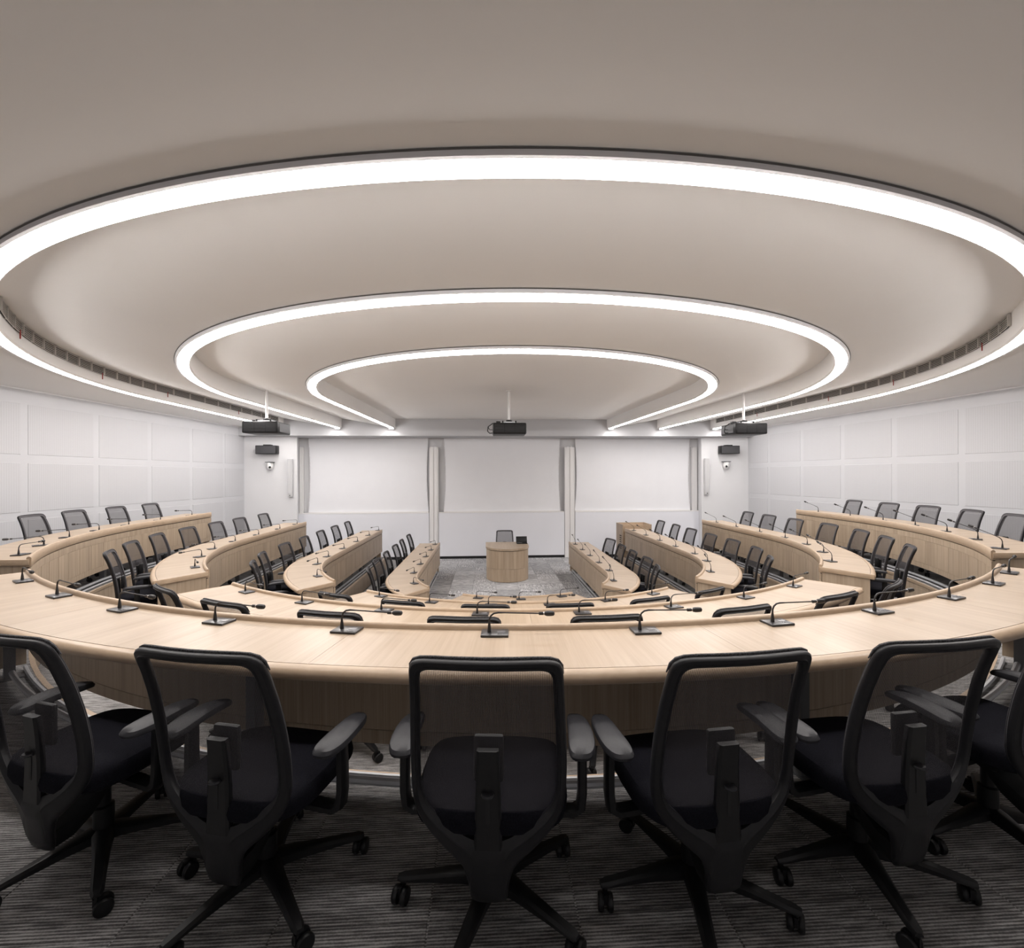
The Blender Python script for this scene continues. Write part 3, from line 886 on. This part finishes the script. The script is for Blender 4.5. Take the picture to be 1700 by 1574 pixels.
def chair(x, y, z, rz, label, group):
    o = proto if not used[0] else copy_tree(proto)
    used[0] = True
    o.location = (x, y, z); o.rotation_euler = (0, 0, rz)
    o['label'] = label
    if group: o['group'] = group
    elif 'group' in o: del o['group']
    return o
ORD = ['first', 'second', 'third', 'fourth', 'fifth', 'sixth', 'seventh', 'eighth', 'ninth', 'tenth', 'eleventh', 'twelfth']
CS = {'AL': [1.78, 2.72, 3.42, 4.24, 5.12], 'AR': [5.16, 4.28, 3.53, 2.79, 2.08, 1.30],
      'BL': [0.60, 1.29, 2.03, 2.74, 3.59, 4.43, 5.46], 'BR': [0.62, 1.33, 1.99, 2.73, 3.56, 4.42, 5.26],
      'CL': [0.70, 1.33, 2.13, 3.00, 3.95, 4.89, 5.88], 'CR': [0.72, 1.40, 2.11, 2.91, 3.81, 4.67, 5.57],
      'DL': [0.62, 1.27, 2.05, 2.93, 3.76, 4.67], 'DR': [0.50, 1.03, 1.82, 2.56, 3.43]}
CA = {'A': [-0.305, -0.193, -0.0665, 0.041, 0.144, 0.250], 'B': [-0.425, -0.27, -0.11, 0.05, 0.22, 0.385], 'C': [-0.52, -0.32, -0.12, 0.08, 0.28, 0.48]}
COFF = {'A': 0.95, 'B': 0.92, 'C': 0.90, 'D': 0.82}
RTXT = {'A': 'outermost', 'B': 'second', 'C': 'third', 'D': 'innermost'}
YTOP = -0.328
for key in ('AL', 'AR', 'BL', 'BR', 'CL', 'CR', 'DL', 'DR'):
    sd = 'left' if key[1] == 'L' else 'right'
    lst = sorted(CS[key])
    for i, s in enumerate(lst):
        z = ROW[key[0]][1]
        d = COFF[key[0]] + YTOP + random.uniform(-0.015, 0.015)
        x, y, nx, ny = pos(key, s, d, False)
        rz = atan2(-ny, -nx) - pi / 2 + random.uniform(-0.06, 0.06)
        if key == 'DR' and i == len(lst) - 1: rz += 0.3
        lab = 'black mesh office chair behind %s arm of %s desk row, %s from the aisle' % (sd, RTXT[key[0]], ORD[i])
        chair(x, y, z, rz, lab, 'chairs behind the %s arm of the %s row' % (sd, RTXT[key[0]]))
for row in 'ABC':
    for i, a in enumerate(CA[row]):
        R, z, fl = ROW[row]
        d = COFF[row] + YTOP + (0.02 if row == 'A' else 0)
        x, y, nx, ny = pos(row + 'C', a * R, d)
        rz = atan2(-ny, -nx) - pi / 2 + random.uniform(-0.04, 0.04)
        if row == 'A':
            rz += (0, -0.03, 0, 0.05, -0.06, -0.02)[i]
            lab = ['large foreground mesh chair at the left edge, cut off by the frame', 'large foreground mesh chair second from left, turned slightly right', 'large foreground mesh chair seen squarely from behind in the centre',
                   'large foreground mesh chair just right of the centre one', 'large foreground mesh chair second from the right edge', 'foreground mesh chair at the right edge, mostly cut off'][i]
            chair(x, y, z, rz, lab, 'foreground chairs')
        else:
            lab = 'black mesh office chair at middle section of %s desk row, %s from left' % (RTXT[row], ORD[i])
            chair(x, y, z, rz, lab, 'chairs at the middle of the %s row' % RTXT[row])
# two chairs standing turned in the aisles of the second row, and the lecturer's chair
chair(-2.70, -4.22, ROW['B'][1], -0.72, 'black mesh office chair in left aisle gap beside the second desk row', 'aisle chairs')
chair(2.52, -4.43, ROW['B'][1], 0.66, 'black mesh office chair in right aisle gap beside the second desk row', 'aisle chairs')
chair(0.03, 4.10, 0, pi, 'black mesh office chair facing the room behind the small lectern desk', None)

# ------------------------------------------------------------------ gooseneck microphones
def make_mic(raised=False):
    t = thing('gooseneck_microphone', 'tmp', 'microphone')
    pl = MB().box(-0.064, 0.064, -0.045, 0.045, 0, 0.011, bev=0.003).build('base_plate', M['micplate'], t, smooth=True)
    MB().box(0.012, 0.048, -0.010, 0.016, 0.0105, 0.0122).build('display', M['micdisp'], pl)
    for k in range(3):
        MB().box(0.012 + 0.013 * k, 0.022 + 0.013 * k, -0.028, -0.018, 0.0105, 0.0125).build('button', M['micdisp'], pl)
    mb = MB().lathe([(0.009, 0.011), (0.009, 0.016), (0.0075, 0.035), (0.0048, 0.055), (0.0042, 0.06)], 12, Matrix.Translation((-0.026, 0, 0)))
    mb.build('stem_cone', M['mic'], t, smooth=True)
    pts = [(-0.026, 0, 0.055), (-0.025, 0, 0.072), (-0.018, 0, 0.088), (-0.004, 0, 0.0985), (0.016, 0, 0.102), (0.05, 0, 0.1015), (0.215, 0, 0.098)]
    R = Matrix.Translation((0.205, 0, 0.098)) @ Matrix.Rotation(pi / 2, 4, 'Y')
    if raised:
        a = radians(24)
        pts = [(-0.026, 0, 0.055), (-0.025, 0, 0.078), (-0.018, 0, 0.097), (-0.004, 0, 0.112), (0.014, 0, 0.122), (0.014 + 0.04 * cos(a), 0, 0.122 + 0.04 * sin(a)), (0.014 + 0.17 * cos(a), 0, 0.122 + 0.17 * sin(a))]
        R = Matrix.Translation((0.014 + 0.16 * cos(a), 0, 0.122 + 0.16 * sin(a))) @ Matrix.Rotation(pi / 2 - a, 4, 'Y')
    MB().tube(pts, [0.0042, 0.0042, 0.0042, 0.0042, 0.0045, 0.0032, 0.0032], 8).build('gooseneck', M['mic'], t, smooth=True)
    hd = MB().lathe([(0.004, 0.0), (0.0075, 0.002), (0.0075, 0.020), (0.0065, 0.022), (0.0065, 0.027), (0.0105, 0.032), (0.0125, 0.042), (0.012, 0.060), (0.0105, 0.070), (0.005, 0.074)], 14, R).build('microphone_head', M['mic'], t, smooth=True)
    MB().lathe([(0.0078, 0.0218), (0.0078, 0.0265)], 12, R).build('collar_ring', M['micring'], hd, smooth=True)
    return t
mics = [make_mic(), make_mic(True)]; mused = [False, False]
for q in mics: note_children(q)
def mic(x, y, z, rz, label, group, kind=0):
    o = mics[kind] if not mused[kind] else copy_tree(mics[kind])
    mused[kind] = True
    o.location = (x, y, z); o.rotation_euler = (0, 0, rz); o['label'] = label; o['group'] = group
MA = {'A': [-0.68, -0.55, -0.43, -0.31, -0.19, -0.07, 0.05, 0.168, 0.282, 0.402, 0.522, 0.62],
      'B': [-0.62, -0.45, -0.28, -0.11, 0.062, 0.232, 0.402, 0.572], 'C': [-0.555, -0.34, -0.13, 0.07, 0.28, 0.488], 'D': [-0.34, 0.01, 0.36]}
MS = {'AL': [0.40, 1.1, 1.83, 2.58, 3.29, 4.06, 4.98], 'BL': [0.36, 1.16, 1.86, 2.63, 3.46, 4.39, 5.31], 'CL': [0.46, 1.40, 2.06, 2.95, 3.90, 4.90, 5.88], 'DL': [0.36, 1.15, 1.96, 2.79, 3.66, 4.52],
      'AR': [0.37, 1.13, 1.92, 2.67, 3.41, 4.17, 5.03], 'BR': [0.44, 1.19, 1.93, 2.68, 3.47, 4.33, 5.20], 'CR': [0.51, 1.36, 2.03, 2.87, 3.71, 4.58, 5.47], 'DR': [0.32, 1.09, 1.85, 2.65, 3.43, 4.27]}
for row in 'ABCD':
    R, zf, fl = ROW[row]; zt = zf + 0.766 - 0.026
    for i, a in enumerate(MA[row]):
        x, y, nx, ny = pos(row + 'C', a * R, 0.085)
        mic(x, y, zt, a + random.uniform(-.03, .03), 'black gooseneck microphone on middle section of %s desk row, %s from left' % (RTXT[row], ORD[i]), 'microphones on the middle of the %s row' % RTXT[row])
HEAD = {'AL': [100, 228, 205, 192, 184, 180, 180], 'BL': [-55, 250, 235, 218, 208, 208, 218], 'CL': [-50, 262, 247, 247, 248, 246, 246], 'DL': [-50, 255, 252, 252, 252, 252],
        'AR': [115, 135, 140, 150, 155, 160, 165], 'BR': [92, 108, 122, 126, 138, 140, 132], 'CR': [85, 101, 118, 122, 124, 125, 125], 'DR': [88, 105, 105, 105, 105, 102]}
for key in sorted(MS):
    R, zf, fl = ROW[key[0]]; zt = zf + 0.766 - 0.026
    sd = 'left' if key[1] == 'L' else 'right'
    for i, s in enumerate(MS[key]):
        x, y, nx, ny = pos(key, s, 0.105, False)
        hd = HEAD[key][i]
        mic(x, y, zt, radians(hd + random.uniform(-3, 3)), 'black gooseneck microphone on %s arm of %s desk row, %s from the aisle' % (sd, RTXT[key[0]], ORD[i]), 'microphones on the %s arm of the %s row' % (sd, RTXT[key[0]]), 1 if key[1] == 'R' else 0)

# ------------------------------------------------------------------ lectern desk
def dshape(r, yb_, yc, n=24, sx=1.0):
    """half-round front towards the seats, straight back"""
    pts = [(r, yb_)] + [(r * cos(a), yc - r * 1.06 * sin(a)) for a in [pi * k / n for k in range(n + 1)]] + [(-r, yb_)]
    return pts
lec = thing('lectern_desk', 'small oak lectern desk with half-round front at the middle of the open floor', 'lectern', (0.04, 3.0, 0))
def dsolid(r, yb_, yc, z0, z1, mode):
    p = dshape(r, yb_, yc); mb = MB(); n = len(p)
    per = [0]
    for a, b in zip(p, p[1:]): per.append(per[-1] + hypot(a[0] - b[0], a[1] - b[1]))
    vs = [(x, y, z0) for x, y in p] + [(x, y, z1) for x, y in p]
    fs = [(i, (i + 1) % n, n + (i + 1) % n, n + i) for i in range(n)]
    mb.add(vs, fs, [(per[i % n], z0 if i < n else z1) for i in range(2 * n)])
    mb.add([(x, y, z1) for x, y in p], [tuple(range(n))], [(x, y) for x, y in p])
    mb.add([(x, y, z0) for x, y in p], [tuple(range(n))], [(x, y) for x, y in p])
    return mb
dsolid(0.515, 0.62, 0.0, 0.725, 0.770, 0).build('top', M['top'], lec, smooth=True, angle=40)
dsolid(0.485, 0.58, 0.0, 0.712, 0.7245, 0).build('groove', M['seam'], lec)
dsolid(0.497, 0.60, 0.0, 0.300, 0.7115, 0)  # outline only
pl = dshape(0.500, 0.58, 0.0, 26)
seg = list(zip(pl, pl[1:]))
for za, zb in ((0.006, 0.296), (0.300, 0.711)):
    for k in range(0, len(seg), 2):
        c = [seg[k][0]] + [q[1] for q in seg[k:k + 2]]
        mb = MB()
        rows = []; uvs = []
        L = 0
        for j, (x, y) in enumerate(c):
            if j: L += hypot(x - c[j - 1][0], y - c[j - 1][1])
            nx, ny = x, min(y, 0); l_ = hypot(nx, ny) or 1; nx /= l_; ny /= l_
            e = 0.0015 if j == 0 else -0.0015 if j == len(c) - 1 else 0
            rows.append([(x, y, za), (x, y, zb), (x - nx * .02, y - ny * .02, zb), (x - nx * .02, y - ny * .02, za)])
            uvs.append([(L, za), (L, zb), (L, zb), (L, za)])
        mb.grid(rows, closed=True, uvrows=uvs)
        mb.f.append((0, 1, 2, 3)); nn = len(mb.v); mb.f.append((nn - 4, nn - 3, nn - 2, nn - 1))
        mb.build('front_board', M['board'], lec)
MB().box(-0.48, 0.48, 0.2, 0.22, 0.02, 0.71).build('inner_panel', M['board'], lec)
mon = thing('touch_monitor', 'small black touch monitor with base at right end of the lectern desk', 'monitor', (0.41, 3.33, 0.77), 0.05)
Mt = Matrix.Translation((0, 0.0, 0.02)) @ Matrix.Rotation(radians(-18), 4, 'X')
MB().box(-0.135, 0.135, -0.008, 0.012, 0.0, 0.155, Mt, bev=0.004).build('housing', M['proj'], mon, smooth=True)
MB().box(-0.125, 0.125, 0.0122, 0.0135, 0.010, 0.145, Mt).build('screen', M['glass'], mon)
MB().box(-0.13, 0.13, -0.10, 0.03, 0.0, 0.022, bev=0.006).build('base', M['proj'], mon, smooth=True)
MB().tube([(-0.12, -0.07, 0.02), (-0.06, -0.10, 0.034), (0.0, -0.09, 0.022)], 0.008, 6).build('cable', M['micdisp'], mon, smooth=True)

# ------------------------------------------------------------------ front wall: screens, whiteboards, rails
def make_screen(x0, x1, label):
    cx = (x0 + x1) / 2; hw = (x1 - x0) / 2; z0, z1 = 1.40, 3.585
    t = thing('projection_screen', label, 'projection screen', (cx, 5.74, 0), group='projection screens')
    mb = MB(); rows = []
    def edge(q): return hw - 0.055 * sin(pi * min(max(q, 0), 1)) ** 0.8
    for k in range(21):
        q = k / 20; z = z1 + (z0 - z1) * q; e = edge(q)
        rows.append([(e * (j / 4 - 1), 0.0, z) for j in range(9)])
    mb.grid(rows)
    rows = [[(p[0], 0.004, p[2]) for p in r] for r in rows]
    mb.grid(rows)
    mb.build('fabric', M['screen'], t)
    for s_ in (-1, 1):
        pts = [(s_ * (edge(k / 24) + 0.012), -0.004, z1 + (z0 - z1) * k / 24) for k in range(25)]
        MB().tube(pts, 0.009, 6).build('tension_cord', M['trim_grey'], t, smooth=True)
        for k in range(1, 8):
            q = k / 8
            MB().box(s_ * (edge(q) + 0.004) - 0.016, s_ * (edge(q) + 0.004) + 0.016, -0.010, 0.004, z1 + (z0 - z1) * q - 0.022, z1 + (z0 - z1) * q + 0.022).build('cord_tab', M['screen'], t)
    MB().box(-hw, hw, -0.012, 0.016, z0 - 0.035, z0).build('bottom_bar', M['rail_white'], t)
make_screen(-5.63, -2.17, 'white roll-down projection screen on the left of the front wall')
make_screen(-1.71, 1.76, 'white roll-down projection screen in the middle behind the lectern desk')
make_screen(2.21, 5.74, 'white roll-down projection screen on the right of the front wall')
def make_board(x0, x1, label):
    cx = (x0 + x1) / 2; hw = (x1 - x0) / 2
    t = thing('whiteboard', label, 'whiteboard', (cx, 5.66, 0), group='lowered whiteboards')
    MB().box(-hw, hw, -0.02, 0.02, 0.075, 1.345, bev=0.003).build('board', M['board_white'], t)
    MB().box(-hw, hw, -0.024, 0.05, 1.346, 1.372).build('top_rail', M['rail_white'], t)
    MB().box(-hw + 0.01, hw - 0.01, 0.0, 0.04, 0.0, 0.074).build('bottom_gap_strip', M['black'], t)
make_board(-5.92, -2.135, 'wide white lowered whiteboard under the left projection screen')
make_board(-1.855, 1.865, 'wide white lowered whiteboard behind the lectern desk')
make_board(2.195, 5.98, 'wide white lowered whiteboard under the right projection screen')
def make_rail(x0, x1, label, wide):
    t = thing('whiteboard_rail', label, 'rail', ((x0 + x1) / 2, 5.66 if wide else 5.76, 0), group='vertical whiteboard rails')
    hw = (x1 - x0) / 2
    MB().box(-hw, hw, 0.0, 0.10 if wide else 0.05, 0, 3.29).build('back_channel', M['rail_white'], t)
    if wide:
        for a, b in ((-hw + .005, -0.012), (0.008, hw - 0.03), (hw - 0.022, hw - 0.004)):
            MB().box(a, b, -0.03, 0.0, 0, 3.275).build('channel', M['rail_white'], t)
        for k in (-0.05, -0.015, 0.03, 0.06):
            MB().box(k - 0.008, k + 0.008, 0.0, 0.05, 3.29, 3.335).build('pulley_bracket', M['trim_grey'], t)
    else:
        MB().box(-hw + .01, hw - .03, -0.03, 0.0, 0, 3.275).build('channel', M['rail_white'], t)
        MB().box(-0.02, 0.02, 0.0, 0.05, 3.29, 3.335).build('pulley_bracket', M['trim_grey'], t)
make_rail(-2.125, -1.865, 'tall white double rail between left and middle whiteboards', True)
make_rail(1.875, 2.185, 'tall white double rail between middle and right whiteboards', True)
make_rail(-5.90, -5.78, 'narrow tall white rail at the far left end of the whiteboards', False)
make_rail(5.80, 5.98, 'narrow tall white rail at the far right end of the whiteboards', False)

# ------------------------------------------------------------------ flank walls: speakers and cameras
for sg, xs, xf, xc, nm in ((-1, -5.91, -6.505, -6.45, 'left'), (1, 5.985, 6.62, 6.56, 'right')):
    t = thing('column_speaker', 'slim pale grey column loudspeaker on the %s flank of the front wall' % nm, 'loudspeaker', (xs, YF - 0.05, 1.87), group='column loudspeakers')
    MB().box(-0.06, 0.06, -0.05, 0.04, 0.0, 1.06, bev=0.008).build('housing', M['grey_speaker'], t, smooth=True)
    MB().box(-0.05, 0.05, -0.054, -0.05, 0.09, 1.05).build('grille', M['grey_speaker'], t)
    MB().box(-0.012, 0.012, -0.056, -0.05, 0.03, 0.055).build('emblem', M['proj'], t)
    t = thing('wall_speaker', 'wide black box loudspeaker high on the %s flank of the front wall' % nm, 'loudspeaker', (xf, YF - 0.12, 3.06), group='black box loudspeakers')
    MB().box(-0.28, 0.28, -0.10, 0.09, 0.0, 0.235, bev=0.012).build('cabinet', M['proj'], t, smooth=True)
    MB().box(-0.262, 0.262, -0.106, -0.10, 0.015, 0.22).build('grille', M['projside'], t)
    MB().box(-0.10, 0.10, -0.03, 0.115, 0.236, 0.262).build('bracket', M['proj'], t)
    t = thing('dome_camera', 'small white dome camera under a bracket on the %s flank wall' % nm, 'camera', (xc, YF - 0.09, 2.62), group='dome cameras')
    MB().box(-0.10, 0.10, -0.08, 0.088, 0.205, 0.225).build('bracket', M['legsteel'], t)
    MB().lathe([(0.01, 0.0), (0.05, 0.012), (0.078, 0.05), (0.085, 0.10), (0.085, 0.15), (0.07, 0.20), (0.06, 0.204)], 18).build('dome', M['white_plastic'], t, smooth=True)
    MB().lathe([(0.001, 0.0), (0.03, 0.0), (0.034, 0.012), (0.02, 0.02), (0.001, 0.02)], 14, Matrix.Translation((-sg * 0.03, -0.065, 0.075)) @ Matrix.Rotation(pi / 2, 4, 'X')).build('lens', M['glass'], t, smooth=True)

# ------------------------------------------------------------------ ceiling projectors
def make_projector(x, y, label, ztop, cab_side):
    t = thing('projector', label, 'projector', (x, y, 3.2), group='ceiling projectors')
    MB().box(-0.305, 0.305, -0.27, 0.27, 0.0, 0.205, bev=0.022).build('housing', M['proj'], t, smooth=True)
    for a, b in ((-0.27, -0.10), (-0.085, 0.085), (0.10, 0.27)):
        for k in range(6):
            MB().box(a, b, -0.276, -0.270, 0.028 + k * 0.027, 0.042 + k * 0.027).build('front_louvre', M['projgrille'], t)
    for s_ in (-1, 1):
        MB().box(s_ * 0.3051 - 0.002, s_ * 0.3051 + 0.002, -0.19, 0.22, 0.03, 0.18).build('side_grille', M['projside'], t)
    MB().lathe([(0.06, 0.0), (0.06, 0.05), (0.05, 0.06), (0.045, 0.06)], 18, Matrix.Translation((0.13, 0.265, 0.10)) @ Matrix.Rotation(-pi / 2, 4, 'X')).build('lens', M['glass'], t, smooth=True)
    MB().box(-0.14, 0.14, -0.12, 0.12, 0.215, 0.240).build('mount_plate', M['steel'], t)
    for k in (-0.12, 0.12):
        MB().box(k - 0.012, k + 0.012, -0.13, 0.13, 0.205, 0.255).build('mount_arm', M['proj'], t)
    MB().lathe([(0.055, 0.24), (0.06, 0.255), (0.06, 0.275), (0.035, 0.285)], 14).build('mount_collar', M['proj'], t, smooth=True)
    MB().lathe([(0.024, 0.27), (0.024, ztop - 3.2)], 14).build('pole', M['rail_white'], t, smooth=True)
    MB().lathe([(0.06, ztop - 3.2 - 0.012), (0.06, ztop - 3.2)], 14).build('ceiling_flange', M['rail_white'], t, smooth=True)
    MB().box(-0.24, -0.16, -0.05, 0.04, 0.206, 0.255, bev=0.008).build('cable_box', M['proj'], t)
    s_ = cab_side
    if s_:
        pts = [(s_ * 0.20, 0.02, 0.23), (s_ * 0.30, -0.05, 0.215), (s_ * 0.39, -0.05, 0.15), (s_ * 0.40, -0.04, 0.07), (s_ * 0.36, 0.0, 0.035), (s_ * 0.30, 0.0, 0.04)]
        MB().tube(pts, 0.009, 6).build('cable', M['plastic'], t, smooth=True)
        MB().tube([(s_ * 0.39, -0.04, 0.15), (s_ * 0.36, 0, 0.10), (s_ * 0.30, 0, 0.10)], 0.006, 6).build('cable', M['plastic'], t, smooth=True)
    return t
make_projector(-4.38, 0.45, 'black projector hanging on a white pole at the left', 4.03, 0)
make_projector(-0.03, 0.55, 'black projector hanging in the middle above the lectern desk', 4.03, -1)
make_projector(4.42, 0.45, 'black projector hanging on a white pole at the right', 4.03, -1)
